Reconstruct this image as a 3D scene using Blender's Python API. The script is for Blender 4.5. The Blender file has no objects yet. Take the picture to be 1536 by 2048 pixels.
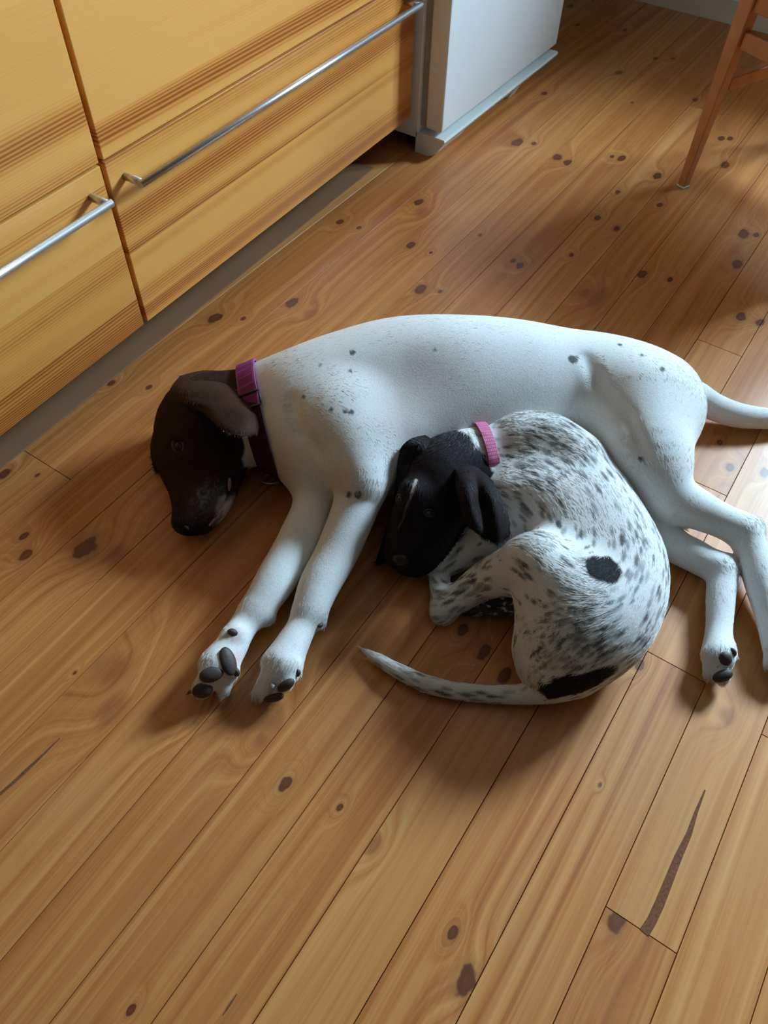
import bpy, bmesh, math, random
import numpy as np
from mathutils import Vector, Matrix

# ------------------------------------------------------------------ camera
scene = bpy.context.scene
F_PX, W_PX, H_PX = 1559.8, 1536, 2048
CAM = np.array([0.0, 0.0, 1.0])
ROT = np.array([[0.55609462, -0.83089959, 0.01909568],     # image right
                [-0.65192076, -0.45033068, -0.61008328],   # image down
                [0.51551731, 0.32681516, -0.79210716]])    # view direction
cd = bpy.data.cameras.new('camera')
cd.sensor_fit = 'HORIZONTAL'; cd.sensor_width = 36.0; cd.lens = 36.0 * F_PX / W_PX
cd.clip_start = 0.02
cam = bpy.data.objects.new('camera', cd)
scene.collection.objects.link(cam)
m = Matrix.Identity(4)
for i in range(3):
    m[i][0] = ROT[0][i]; m[i][1] = -ROT[1][i]; m[i][2] = -ROT[2][i]; m[i][3] = CAM[i]
cam.matrix_world = m
scene.camera = cam

# ------------------------------------------------------------------ sky, window light, exposure
WIN = dict(x=2.93, y0=-0.93, y1=-0.05, z0=1.05, z1=1.92)      # window opening in the far wall
SKY = 200.0
world = bpy.data.worlds.new('sky'); scene.world = world; world.use_nodes = True
bg = world.node_tree.nodes['Background']
bg.inputs[0].default_value = (0.54, 0.79, 1.0, 1); bg.inputs[1].default_value = SKY
pl = bpy.data.lights.new('window_portal', 'AREA'); pl.shape = 'RECTANGLE'
pl.size = WIN['y1'] - WIN['y0']; pl.size_y = WIN['z1'] - WIN['z0']
pl.cycles.is_portal = True
po = bpy.data.objects.new('window_portal', pl); scene.collection.objects.link(po)
po.location = (WIN['x'] + 0.35, (WIN['y0'] + WIN['y1']) / 2, (WIN['z0'] + WIN['z1']) / 2)
po.rotation_euler = (math.pi / 2, 0, math.pi / 2)            # shines along -x
vs = scene.view_settings
vs.view_transform = 'Standard'; vs.look = 'None'; vs.gamma = 1.0; vs.exposure = 0.0
vs.use_curve_mapping = False

# ------------------------------------------------------------------ helpers
COL = scene.collection
rnd = random.Random(7)
rng = np.random.default_rng(11)

def tag(o, label=None, cat=None, group=None, kind=None):
    if label: o['label'] = label
    if cat: o['category'] = cat
    if group: o['group'] = group
    if kind: o['kind'] = kind
    return o

def empty(name, loc, rz=0.0):
    o = bpy.data.objects.new(name, None); COL.objects.link(o)
    o.location = loc; o.rotation_euler = (0, 0, rz); o.empty_display_size = 0.05
    return o

def link_mesh(name, me, mat, parent=None, smooth=False):
    o = bpy.data.objects.new(name, me); COL.objects.link(o)
    if mat: me.materials.append(mat)
    if parent: o.parent = parent
    if smooth: me.shade_smooth()
    return o

def bm_obj(name, bm, mat, parent=None, smooth=False):
    me = bpy.data.meshes.new(name); bm.to_mesh(me); bm.free()
    return link_mesh(name, me, mat, parent, smooth)

def add_box(bm, x0, x1, y0, y1, z0, z1, bevel=0.0, seg=1):
    t = bmesh.new()
    vs_ = [t.verts.new((x, y, z)) for x in (x0, x1) for y in (y0, y1) for z in (z0, z1)]
    for f in ((0, 1, 3, 2), (4, 6, 7, 5), (0, 4, 5, 1), (2, 3, 7, 6), (0, 2, 6, 4), (1, 5, 7, 3)):
        t.faces.new([vs_[i] for i in f])
    bmesh.ops.recalc_face_normals(t, faces=t.faces)
    if bevel > 0:
        bmesh.ops.bevel(t, geom=t.edges[:], offset=bevel, segments=seg, affect='EDGES', profile=0.5)
    tm = bpy.data.meshes.new('tmp'); t.to_mesh(tm); t.free(); bm.from_mesh(tm); bpy.data.meshes.remove(tm)

def box_obj(name, x0, x1, y0, y1, z0, z1, mat, parent=None, bevel=0.0, seg=1):
    bm = bmesh.new(); add_box(bm, x0, x1, y0, y1, z0, z1, bevel, seg)
    return bm_obj(name, bm, mat, parent)

def add_tube(bm, pts, radii, seg=16, caps=True):
    pts = [Vector(p) for p in pts]; rings = []
    if not hasattr(radii, '__len__'): radii = [radii] * len(pts)
    prev = None
    for i, p in enumerate(pts):
        t = (pts[min(i + 1, len(pts) - 1)] - pts[max(i - 1, 0)]).normalized()
        if prev is None:
            u = t.orthogonal().normalized()
        else:
            u = (prev - t * prev.dot(t)).normalized()
        prev = u; w = t.cross(u)
        rings.append([bm.verts.new(p + (u * math.cos(a) + w * math.sin(a)) * radii[i])
                      for a in (2 * math.pi * k / seg for k in range(seg))])
    for a, b in zip(rings[:-1], rings[1:]):
        for k in range(seg):
            bm.faces.new((a[k], a[(k + 1) % seg], b[(k + 1) % seg], b[k]))
    if caps:
        bm.faces.new(rings[0][::-1]); bm.faces.new(rings[-1])

def prism(bm, poly, axis, a, b):
    """extrude a 2D polygon along an axis (0,1,2) from a to b"""
    def mk(p, t):
        q = [0, 0, 0]; o = [i for i in range(3) if i != axis]
        q[axis] = t; q[o[0]] = p[0]; q[o[1]] = p[1]; return bm.verts.new(q)
    A = [mk(p, a) for p in poly]; B = [mk(p, b) for p in poly]
    n = len(poly)
    bm.faces.new(A); bm.faces.new(B[::-1])
    for i in range(n):
        bm.faces.new((A[i], B[i], B[(i + 1) % n], A[(i + 1) % n]))
    bmesh.ops.recalc_face_normals(bm, faces=bm.faces)

def ray(u, v):
    return ROT.T @ np.array([(u - 768) / F_PX, (v - 1024) / F_PX, 1.0])

def at(u, v, z=0.0):
    d = ray(u, v); return CAM + d * (z - CAM[2]) / d[2]

def depth(p):
    return float(ROT[2] @ (np.asarray(p) - CAM))

# ------------------------------------------------------------------ materials
class NT:
    def __init__(s, name):
        s.mat = bpy.data.materials.new(name); s.mat.use_nodes = True
        s.t = s.mat.node_tree; s.b = s.t.nodes['Principled BSDF']
    def n(s, typ, **kw):
        x = s.t.nodes.new(typ)
        for k, v in kw.items(): setattr(x, k, v)
        return x
    def put(s, sock, v):
        if isinstance(v, bpy.types.NodeSocket): s.t.links.new(v, sock)
        elif v is not None: sock.default_value = v
    def m(s, op, a, b=None, c=None, clamp=False):
        x = s.n('ShaderNodeMath', operation=op); x.use_clamp = clamp
        for i, v in enumerate((a, b, c)):
            if v is not None: s.put(x.inputs[i], v)
        return x.outputs[0]
    def vm(s, op, a, b=None):
        x = s.n('ShaderNodeVectorMath', operation=op); s.put(x.inputs[0], a)
        if b is not None: s.put(x.inputs[1], b)
        return x.outputs[0]
    def sep(s, v):
        x = s.n('ShaderNodeSeparateXYZ'); s.put(x.inputs[0], v); return x.outputs
    def comb(s, a, b, c):
        x = s.n('ShaderNodeCombineXYZ')
        for i, v in enumerate((a, b, c)): s.put(x.inputs[i], v)
        return x.outputs[0]
    def noise(s, vec, scale=1, detail=2, rough=0.5, dims='3D', w=None, dist=0):
        x = s.n('ShaderNodeTexNoise', noise_dimensions=dims)
        if vec is not None: s.put(x.inputs['Vector'], vec)
        if w is not None: s.put(x.inputs['W'], w)
        x.inputs['Scale'].default_value = scale; x.inputs['Detail'].default_value = detail
        x.inputs['Roughness'].default_value = rough; x.inputs['Distortion'].default_value = dist
        return x.outputs[0]
    def ramp(s, f, stops, interp='LINEAR'):
        x = s.n('ShaderNodeValToRGB'); s.put(x.inputs[0], f); x.color_ramp.interpolation = interp
        e = x.color_ramp.elements
        while len(e) < len(stops): e.new(0.5)
        for i, (p, c) in enumerate(stops):
            e[i].position = p; e[i].color = (c[0], c[1], c[2], 1) if hasattr(c, '__len__') else (c, c, c, 1)
        return x.outputs[0]
    def mix(s, f, a, b, blend='MIX'):
        x = s.n('ShaderNodeMix', data_type='RGBA', blend_type=blend)
        s.put(x.inputs[0], f)
        for i, v in ((6, a), (7, b)):
            s.put(x.inputs[i], (v[0], v[1], v[2], 1) if isinstance(v, tuple) else v)
        return x.outputs[2]
    def step(s, v, lo, hi):
        x = s.n('ShaderNodeMapRange', interpolation_type='SMOOTHSTEP'); s.put(x.inputs[0], v)
        x.inputs[1].default_value = lo; x.inputs[2].default_value = hi
        return x.outputs[0]
    def bump(s, h, strength=0.3, dist=0.001):
        x = s.n('ShaderNodeBump'); s.put(x.inputs['Height'], h)
        x.inputs['Strength'].default_value = strength; x.inputs['Distance'].default_value = dist
        s.t.links.new(x.outputs[0], s.b.inputs['Normal'])
    def set(s, color=None, rough=None, metal=None, spec=None, coat=None):
        if color is not None:
            s.put(s.b.inputs['Base Color'], (*color, 1) if isinstance(color, tuple) else color)
        if rough is not None: s.put(s.b.inputs['Roughness'], rough)
        if metal is not None: s.put(s.b.inputs['Metallic'], metal)
        if spec is not None: s.put(s.b.inputs['Specular IOR Level'], spec)
        if coat is not None: s.put(s.b.inputs['Coat Weight'], coat)
        return s.mat

def plain(name, color, rough=0.5, metal=0.0, var=0.04, scale=40, spec=None):
    t = NT(name)
    g = t.n('ShaderNodeNewGeometry').outputs['Position']
    n = t.noise(g, scale, 3)
    lo = tuple(c * (1 - var * 2) for c in color); hi = tuple(min(1, c * (1 + var * 2)) for c in color)
    return t.set(t.ramp(n, [(0.3, lo), (0.7, hi)]), rough, metal, spec)

NK = 9
def floor_wood():
    t = NT('pine_floorboard')
    pos = t.n('ShaderNodeNewGeometry').outputs['Position']
    px, py, pz = t.sep(pos)
    def oattr(n):
        a = t.n('ShaderNodeAttribute', attribute_type='OBJECT', attribute_name=n); return a
    seed = oattr('seed').outputs['Fac']; tone = oattr('tone').outputs['Fac']
    wob = t.noise(pos, 55, 2)
    wobs = t.m('MULTIPLY', t.m('SUBTRACT', wob, 0.5), 1.1)
    warp = None; core = None; flame = None
    for k in range(NK):
        a = t.sep(oattr('knot%d' % k).outputs['Vector'])
        dx = t.m('SUBTRACT', px, a[0]); dy = t.m('SUBTRACT', py, a[1])
        r = t.m('ABSOLUTE', a[2])
        ex = t.m('DIVIDE', dx, t.m('MULTIPLY', r, 1.35)); ey = t.m('DIVIDE', dy, t.m('MULTIPLY', r, 0.85))
        d2 = t.m('ADD', t.m('MULTIPLY', ex, ex), t.m('MULTIPLY', ey, ey))
        d = t.m('SQRT', d2)
        dk = t.m('ADD', d, t.m('MULTIPLY', t.m('LESS_THAN', a[2], 0.0), 99.0)); fl = t.m('ADD', d, t.m('MULTIPLY', t.m('GREATER_THAN', a[2], 0.0), 99.0))
        core = dk if core is None else t.m('MINIMUM', core, dk)
        flame = fl if flame is None else t.m('MINIMUM', flame, fl)
        fx = t.m('DIVIDE', dx, t.m('MULTIPLY', r, 3.8)); fy = t.m('DIVIDE', dy, t.m('MULTIPLY', r, 2.0))
        w = t.m('EXPONENT', t.m('MULTIPLY', t.m('ADD', t.m('MULTIPLY', fx, fx), t.m('MULTIPLY', fy, fy)), -1.0))
        warp = w if warp is None else t.m('ADD', warp, w)
    dist = t.m('ADD', core, wobs)
    # growth rings: bands running along x, bent round the knots
    sx = t.m('ADD', px, t.m('MULTIPLY', seed, 17.3))
    big = t.noise(t.comb(t.m('MULTIPLY', sx, 0.45), t.m('MULTIPLY', py, 9.0), seed), 1.0, 2, 0.45)
    ph = t.m('ADD', t.m('ADD', t.m('MULTIPLY', big, 4.0), t.m('MULTIPLY', py, 26.0)), t.m('MULTIPLY', warp, 1.1))
    ring = t.noise(None, 2.6, 2, 0.6, dims='1D', w=t.m('ADD', ph, t.m('MULTIPLY', seed, 31.0)))
    fine = t.noise(t.comb(t.m('MULTIPLY', sx, 7.0), t.m('MULTIPLY', py, 330.0), seed), 1.0, 3, 0.6)
    streak = t.noise(t.comb(t.m('MULTIPLY', sx, 1.6), t.m('MULTIPLY', py, 60.0), seed), 1.0, 3, 0.55)
    v = t.m('ADD', t.m('MULTIPLY', ring, 0.50), t.m('ADD', t.m('MULTIPLY', fine, 0.22), t.m('MULTIPLY', streak, 0.30)))
    v = t.m('ADD', t.m('ADD', v, 0.06), t.m('MULTIPLY', tone, 0.16))
    c = t.ramp(v, [(0.34, (0.69, 0.330, 0.110)), (0.52, (0.59, 0.248, 0.070)), (0.66, (0.485, 0.172, 0.042)), (0.84, (0.32, 0.090, 0.021))])
    # reddish halo and dark knot heart
    c = t.mix(t.m('MULTIPLY', t.m('SUBTRACT', 1.0, t.step(dist, 0.9, 2.0)), 0.40), c, (0.30, 0.115, 0.035))
    c = t.mix(t.m('MULTIPLY', t.m('SUBTRACT', 1.0, t.step(dist, 0.80, 1.12)), 0.93), c, (0.120, 0.026, 0.010))
    c = t.mix(t.m('MULTIPLY', t.m('SUBTRACT', 1.0, t.step(dist, 0.15, 0.7)), 0.55), c, (0.20, 0.055, 0.022))
    fd = t.m('ADD', flame, t.m('MULTIPLY', t.m('SUBTRACT', streak, 0.5), 2.6))
    c = t.mix(t.m('MULTIPLY', t.m('SUBTRACT', 1.0, t.step(fd, 0.35, 1.5)), 0.62), c, (0.25, 0.075, 0.024))
    # wear
    scr = t.noise(t.comb(t.m('MULTIPLY', px, 3.0), t.m('MULTIPLY', py, 3.0), 0.0), 1.0, 4, 0.6)
    c = t.mix(t.m('MULTIPLY', t.step(scr, 0.45, 0.75), 0.16), c, (0.50, 0.33, 0.17))
    rough = t.m('ADD', 0.31, t.m('MULTIPLY', fine, 0.16))
    t.set(c, rough, spec=0.45)
    t.bump(t.m('ADD', t.m('MULTIPLY', fine, 0.5), streak), 0.12, 0.0006)
    return t.mat

def panel_wood(name, light, mid, dark, freq=1.0, rough=0.36):
    """lacquered pine panel: grain runs along local x, boards glued across z"""
    t = NT(name)
    oc = t.n('ShaderNodeTexCoord').outputs['Object']
    ox, oy, oz = t.sep(oc)
    seed = t.n('ShaderNodeAttribute', attribute_type='OBJECT', attribute_name='seed').outputs['Fac']
    stave = t.m('FLOOR', t.m('DIVIDE', t.m('ADD', oz, t.m('MULTIPLY', seed, 0.013)), 0.105))
    sid = t.m('ADD', t.m('MULTIPLY', stave, 3.71), t.m('MULTIPLY', seed, 9.1))
    sx = t.m('ADD', ox, t.m('MULTIPLY', sid, 2.3))
    big = t.noise(t.comb(t.m('MULTIPLY', sx, 0.35), t.m('MULTIPLY', oz, 11.0), sid), 1.0, 2, 0.4)
    ph = t.m('ADD', t.m('MULTIPLY', big, 5.0 * freq), t.m('MULTIPLY', oz, 30.0 * freq))
    ring = t.noise(None, 2.2, 1, 0.5, dims='1D', w=t.m('ADD', ph, sid))
    lines = t.n('ShaderNodeTexWave', wave_type='BANDS', bands_direction='Z')
    t.put(lines.inputs['Vector'], t.comb(t.m('MULTIPLY', sx, 0.10), 0.0, t.m('ADD', oz, t.m('MULTIPLY', big, 0.05))))
    lines.inputs['Scale'].default_value = 62; lines.inputs['Distortion'].default_value = 1.2
    lines.inputs['Detail'].default_value = 2; lines.inputs['Detail Scale'].default_value = 1.2
    fine = t.noise(t.comb(t.m('MULTIPLY', sx, 6.0), 0.0, t.m('MULTIPLY', oz, 420.0)), 1.0, 2, 0.6)
    st = t.n('ShaderNodeTexWhiteNoise', noise_dimensions='1D'); t.put(st.inputs['W'], sid)
    dens = t.step(t.noise(t.comb(t.m('MULTIPLY', sx, 0.22), 0.0, t.m('MULTIPLY', oz, 15.0)), 1.0, 1, 0.4), 0.46, 0.66)
    v = t.m('ADD', t.m('MULTIPLY', dens, 0.34), t.m('MULTIPLY', fine, 0.14))
    v = t.m('ADD', v, t.m('MULTIPLY', t.m('MULTIPLY', lines.outputs['Fac'], t.m('ADD', dens, 0.10)), 0.42))
    v = t.m('ADD', v, t.m('MULTIPLY', st.outputs[0], 0.12))
    c = t.ramp(v, [(0.08, light), (0.38, mid), (0.85, dark)])
    t.set(c, rough, spec=0.5)
    t.bump(t.m('ADD', fine, lines.outputs['Fac']), 0.06, 0.0005)
    return t.mat

M = {}
M['floor'] = floor_wood()
M['front'] = panel_wood('pine_front', (0.79, 0.385, 0.095), (0.70, 0.285, 0.058), (0.34, 0.086, 0.013))
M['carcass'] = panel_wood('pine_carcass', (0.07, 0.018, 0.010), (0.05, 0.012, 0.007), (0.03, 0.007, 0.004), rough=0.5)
M['chair'] = plain('stained_beech', (0.52, 0.205, 0.066), 0.42, 0, 0.06, 30)
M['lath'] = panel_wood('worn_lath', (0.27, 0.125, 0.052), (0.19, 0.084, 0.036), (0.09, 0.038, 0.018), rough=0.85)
M['subfloor'] = plain('subfloor', (0.025, 0.014, 0.008), 0.9)
M['steel'] = plain('brushed_steel', (0.66, 0.66, 0.66), 0.38, 1.0, 0.02, 300)
M['white_enamel'] = plain('white_enamel', (0.78, 0.79, 0.79), 0.30, 0, 0.01, 5)
M['plinth'] = plain('white_plastic', (0.72, 0.75, 0.72), 0.45, 0, 0.02, 12)
M['gasket'] = plain('grey_gasket', (0.32, 0.32, 0.31), 0.6)
M['rubber'] = plain('black_rubber', (0.02, 0.02, 0.02), 0.6)
M['wall'] = plain('painted_wall', (0.17, 0.125, 0.085), 0.8, 0, 0.01, 6)  # wall colour darkened to weaken light bounced round the room
M['ceiling'] = plain('painted_ceiling', (0.20, 0.17, 0.14), 0.9, 0, 0.01, 6)  # ceiling colour darkened too, so less light bounces back
M['trim'] = plain('painted_trim', (0.68, 0.64, 0.52), 0.5, 0, 0.02, 15)
M['worktop'] = plain('worktop', (0.30, 0.28, 0.26), 0.4)
M['felt'] = plain('grey_felt', (0.55, 0.57, 0.58), 0.9, 0, 0.05, 400)

# ------------------------------------------------------------------ floor
Y_SEAM = [-0.2127, -0.1252, -0.0380, 0.0533, 0.1433, 0.2333, 0.3233, 0.4133, 0.5060, 0.5990, 0.6933, 0.785, 0.878, 0.9985]
low = [-0.2127 - 0.0905 * k for k in range(56, 0, -1)]
high = [0.9985 + 0.0905 * k for k in range(1, 8)]
SEAMS = low + Y_SEAM + high
ends = {-0.2127: [0.314], -0.1252: [0.656], -0.0380: [1.003], 0.0533: [1.361], 0.4133: [-0.9, 2.3], 0.878: [0.412], 0.2333: [2.55], 0.6933: [-0.4], 0.1433: [-0.7]}
X0, X1 = -5.5, 2.93
KNOTS_PX = [(365,634,11),(430,636,19),(487,637,7),(583,606,17),(620,628,13),(680,444,11),(718,455,7),(838,404,12),(845,425,14),(822,490,14),
    (862,505,5),(842,579,17),(880,583,7),(223,766,12),(298,775,8),(53,1110,17),(49,1072,13),(170,1095,29),(232,1108,22),(8,948,16),(75,950,6),
    (1035,285,17),(1068,287,8),(1115,314,14),(1135,325,12),(1243,317,12),(1224,313,7),(1235,384,8),(1315,352,14),(1320,410,9),(1305,408,6),
    (1237,145,10),(1311,117,7),(1345,117,7),(1088,187,9),(1108,190,7),(1155,50,7),(1250,60,7),(1265,205,5),(1442,277,11),(1460,277,9),(1450,330,14),
    (1488,468,17),(1513,470,10),(1475,528,17),(1482,634,16),(1520,645,12),(1285,548,15),(1340,559,9),(1040,531,12),(1026,521,8),(1195,595,26),(1172,587,12),
    (1143,510,7),(1234,457,10),(1195,436,9),(570,1568,18),(680,1615,9),(262,2020,12),(905,1865,15),(932,1960,30),(1232,1840,26),(540,1440,30),(520,1480,18),
    (750,1690,16),(1455,1432,18),(925,1260,16),(968,1305,19),(1010,1350,20),(230,1340,34),(200,1330,30),(225,1420,30),(1460,935,13),(1530,945,14),(1440,885,10),
    (1280,1330,14),(1200,1570,5),(390,1440,22),(450,1405,16),(150,1345,5),(1100,870,12),(960,470,6),(1390,200,8),(1475,1165,14)]
FLAME = {(230,1340),(200,1330),(225,1420),(540,1440),(520,1480),(390,1440),(450,1405),(1195,595),(1172,587),(845,425),(232,1108),(750,1690),(1455,1432),(620,628)}
KN = []
for (u, v, r) in KNOTS_PX:
    p = at(u, v); rm = r * depth(p) / F_PX
    KN.append((p[0], p[1], rm * (-0.95 if (u, v) in FLAME else 0.72)))
floor = box_obj('floor', X0 - 0.1, X1 + 0.1, SEAMS[0], SEAMS[-1], -0.05, -0.018, M['subfloor'])
tag(floor, 'golden pine floorboards with dark knots', 'floor', kind='structure')
TONES = {0: 0.5}
for ya, yb in zip(SEAMS[:-1], SEAMS[1:]):
    cuts = [X0] + sorted(ends.get(ya, [])) + [X1]
    if len(cuts) == 2 and not (-0.22 < ya < 0.95):
        cuts = [X0, rnd.uniform(-0.8, 2.2), X1]
    for xa, xb in zip(cuts[:-1], cuts[1:]):
        g = 0.0005
        o = box_obj('plank', xa + g, xb - g, ya + g, yb - g, -0.018, 0.0, M['floor'], floor, bevel=0.00035)
        o['seed'] = rnd.uniform(0, 10); o['tone'] = rnd.uniform(-0.35, 0.55)
        ks = [k for k in KN if xa < k[0] < xb and ya - 0.004 < k[1] < yb + 0.004]
        extra = 0
        while len(ks) < 4 and not (-0.25 < ya < 0.9):
            ks.append((rnd.uniform(xa, xb), rnd.uniform(ya, yb), rnd.uniform(0.004, 0.012)))
        ks = sorted(ks, key=lambda k: -abs(k[2]))[:NK]
        for k in range(NK):
            o['knot%d' % k] = [float(c) for c in (ks[k] if k < len(ks) else (50.0, 50.0, 0.01))]
# dark filler pressed into splits of the boards
M['filler'] = plain('dark_wood_filler', (0.185, 0.075, 0.036), 0.8, 0, 0.15, 300, 0.1)
def filler(pix, wid):
    P = [at(*p) for p in pix]; bm = bmesh.new(); rows = []
    for i, p in enumerate(P):
        d = P[min(i + 1, len(P) - 1)] - P[max(i - 1, 0)]; n = np.array([-d[1], d[0], 0]); n /= np.linalg.norm(n)
        h = wid[i] * depth(p) / F_PX / 2
        rows.append([bm.verts.new(p + n * h + np.array([0, 0, z])) for z in (0.0003,)] + [bm.verts.new(p + np.array([0, 0, 0.0005])), bm.verts.new(p - n * h + np.array([0, 0, 0.0003]))])
    for a, b in zip(rows[:-1], rows[1:]):
        for k in range(2): bm.faces.new((a[k], a[k + 1], b[k + 1], b[k]))
    bmesh.ops.recalc_face_normals(bm, faces=bm.faces)
    return bm_obj('filler_strip', bm, M['filler'], floor)
filler([(1410, 1580), (1392, 1625), (1378, 1668), (1356, 1715), (1338, 1760), (1318, 1810), (1303, 1842), (1288, 1866)], [3, 7, 11, 15, 17, 19, 19, 21])
filler([(120, 1476), (90, 1506), (60, 1534), (30, 1562), (-20, 1606)], [2, 5, 7, 7, 6])
filler([(474, 1988), (462, 2006), (446, 2030)], [2, 5, 2])

# ------------------------------------------------------------------ room shell
def wall(name, *a, mat='wall'):
    o = box_obj(name, *a, M[mat]); tag(o, kind='structure'); return o
YB, YR, ZC, XB = 1.62, -5.2, 2.65, -5.5
tag(wall('wall_back', XB, X1 + 0.36, YB, YB + 0.12, -0.05, ZC), 'dark brown painted wall behind the cupboards', 'wall')
tag(wall('wall_right', XB, X1 + 0.36, YR - 0.12, YR, -0.05, ZC), 'dark brown painted wall opposite the cupboards', 'wall')
tag(wall('wall_rear', XB - 0.12, XB, YR - 0.12, YB + 0.12, -0.05, ZC), 'dark brown painted wall opposite the window', 'wall')
tag(wall('ceiling', XB - 0.12, X1 + 0.36, YR - 0.12, YB + 0.12, ZC, ZC + 0.1, mat='ceiling'), 'dark painted ceiling', 'ceiling')
bm = bmesh.new()
w = WIN
WT = 0.36
add_box(bm, X1, X1 + WT, YR, w['y0'], -0.05, ZC); add_box(bm, X1, X1 + WT, w['y1'], YB, -0.05, ZC)
add_box(bm, X1, X1 + WT, w['y0'], w['y1'], -0.05, w['z0']); add_box(bm, X1, X1 + WT, w['y0'], w['y1'], w['z1'], ZC)
tag(bm_obj('wall_far', bm, M['wall']), 'dark brown painted wall with the window', 'wall', kind='structure')
# window: frame, mullion, panes, sill
glass = NT('window_glass')
tr = glass.n('ShaderNodeBsdfTransparent'); gl = glass.n('ShaderNodeBsdfGlossy'); gl.inputs['Roughness'].default_value = 0.02
mx = glass.n('ShaderNodeMixShader'); mx.inputs[0].default_value = 0.05
glass.t.links.new(tr.outputs[0], mx.inputs[1]); glass.t.links.new(gl.outputs[0], mx.inputs[2])
glass.t.links.new(mx.outputs[0], glass.t.nodes['Material Output'].inputs[0])
win = empty('window_1', (0, 0, 0)); tag(win, 'white framed casement window in the far wall', 'window', kind='structure')
fr = 0.05; xf = X1 + 0.26
bm = bmesh.new()
add_box(bm, xf, xf + 0.06, w['y0'], w['y0'] + fr, w['z0'], w['z1']); add_box(bm, xf, xf + 0.06, w['y1'] - fr, w['y1'], w['z0'], w['z1'])
add_box(bm, xf, xf + 0.06, w['y0'] + fr, w['y1'] - fr, w['z0'], w['z0'] + fr); add_box(bm, xf, xf + 0.06, w['y0'] + fr, w['y1'] - fr, w['z1'] - fr, w['z1'])
bm_obj('window_frame', bm, M['trim'], win)
ym = (w['y0'] + w['y1']) / 2
box_obj('mullion', xf, xf + 0.06, ym - 0.03, ym + 0.03, w['z0'] + fr, w['z1'] - fr, M['trim'], win)
for a, b in ((w['y0'] + fr, ym - 0.03), (ym + 0.03, w['y1'] - fr)):
    box_obj('pane', xf + 0.028, xf + 0.032, a, b, w['z0'] + fr, w['z1'] - fr, glass.mat, win)
box_obj('window_sill', X1 - 0.05, xf, w['y0'] - 0.04, w['y1'] + 0.04, w['z0'] - 0.025, w['z0'], M['trim'], win, 0.004)
# baseboards with a moulded profile
prof = [(X1, 0.0), (X1 - 0.020, 0.0), (X1 - 0.020, 0.065), (X1 - 0.015, 0.071), (X1 - 0.015, 0.082), (X1 - 0.010, 0.088), (X1 - 0.010, 0.104), (X1 - 0.004, 0.112), (X1, 0.112)]
bm = bmesh.new(); prism(bm, [(p[0], p[1]) for p in prof], 1, YR, YB - 0.65)
# prism with axis=1 uses (x, z)
tag(bm_obj('baseboard_far', bm, M['trim']), 'cream moulded baseboard along the window wall', 'baseboard', kind='structure')
bm = bmesh.new(); add_box(bm, XB, X1 - 0.02, YR, YR + 0.02, 0, 0.11, 0.004)
tag(bm_obj('baseboard_right', bm, M['trim']), 'cream baseboard along the plain wall', 'baseboard', kind='structure')

# ------------------------------------------------------------------ kitchen cupboards (built square, then turned 1.7 degrees)
CAB_ANG = 0.0299
ZB, ZM = 0.087, 0.3855
def cab_empty(name, x):
    o = empty(name, (x, 0.977 + math.tan(CAB_ANG) * (x - 1.0), 0), CAB_ANG); return o
def cupboard(x0, x1, label, hand, lab_lo):
    """local x along the front from 0, local y into the wall; drawer fronts at y=0..0.02"""
    c = cab_empty('drawer_cabinet', x0); wd = (x1 - x0) / math.cos(CAB_ANG)
    tag(c, label, 'cabinet')
    g = 0.0015
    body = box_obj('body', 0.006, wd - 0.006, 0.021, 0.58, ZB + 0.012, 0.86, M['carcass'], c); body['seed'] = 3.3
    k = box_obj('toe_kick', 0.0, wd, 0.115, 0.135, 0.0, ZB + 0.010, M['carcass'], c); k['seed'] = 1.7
    for i, (za, zb, hz) in enumerate(((ZB, ZM - 0.002, 0.348), (ZM + 0.002, 0.700, 0.664), (0.704, 0.858, 0.825))):
        d = box_obj('drawer_front', g, wd - g, 0.0, 0.020, za, zb, M['front'], c, 0.0015, 2)
        d['seed'] = rnd.uniform(0, 9)
        bm = bmesh.new(); r = 0.0062; a, b = hand
        add_tube(bm, [(a, 0.001, hz), (a, -0.036, hz)], r, 16)
        add_tube(bm, [(b, -0.036, hz), (b, 0.001, hz)], r, 16)
        add_tube(bm, [(a - r, -0.036, hz), (b + r, -0.036, hz)], r, 20)
        h = bm_obj('handle', bm, M['steel'], d, False)
        for p in h.data.polygons: p.use_smooth = len(p.vertices) == 4
        if i == 0 and lab_lo: d['label'] = lab_lo
    return c
cA = cupboard(-0.190, 0.7045, 'pine drawer unit with steel bar handle, farther from the white fridge', (0.04, 0.862), None)
cB = cupboard(0.7105, 1.636, 'wide pine drawer unit with long steel bar handle beside the white fridge', (0.034, 0.880), None)
wt = box_obj('worktop', 0, 1.84, -0.02, 0.60, 0.862, 0.90, M['worktop'], None, 0.003)
wt.location = (-0.2, 0.977 + math.tan(CAB_ANG) * (-1.2), 0); wt.rotation_euler = (0, 0, CAB_ANG)
tag(wt, 'grey kitchen worktop lying over both pine drawer units', 'worktop')
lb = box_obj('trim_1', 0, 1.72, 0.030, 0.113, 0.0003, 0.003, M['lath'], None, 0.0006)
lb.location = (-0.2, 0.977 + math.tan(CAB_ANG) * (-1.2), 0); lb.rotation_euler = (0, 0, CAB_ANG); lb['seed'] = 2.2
tag(lb, 'dark worn wooden lath on the floor under the drawers', 'trim', kind='structure')

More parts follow.
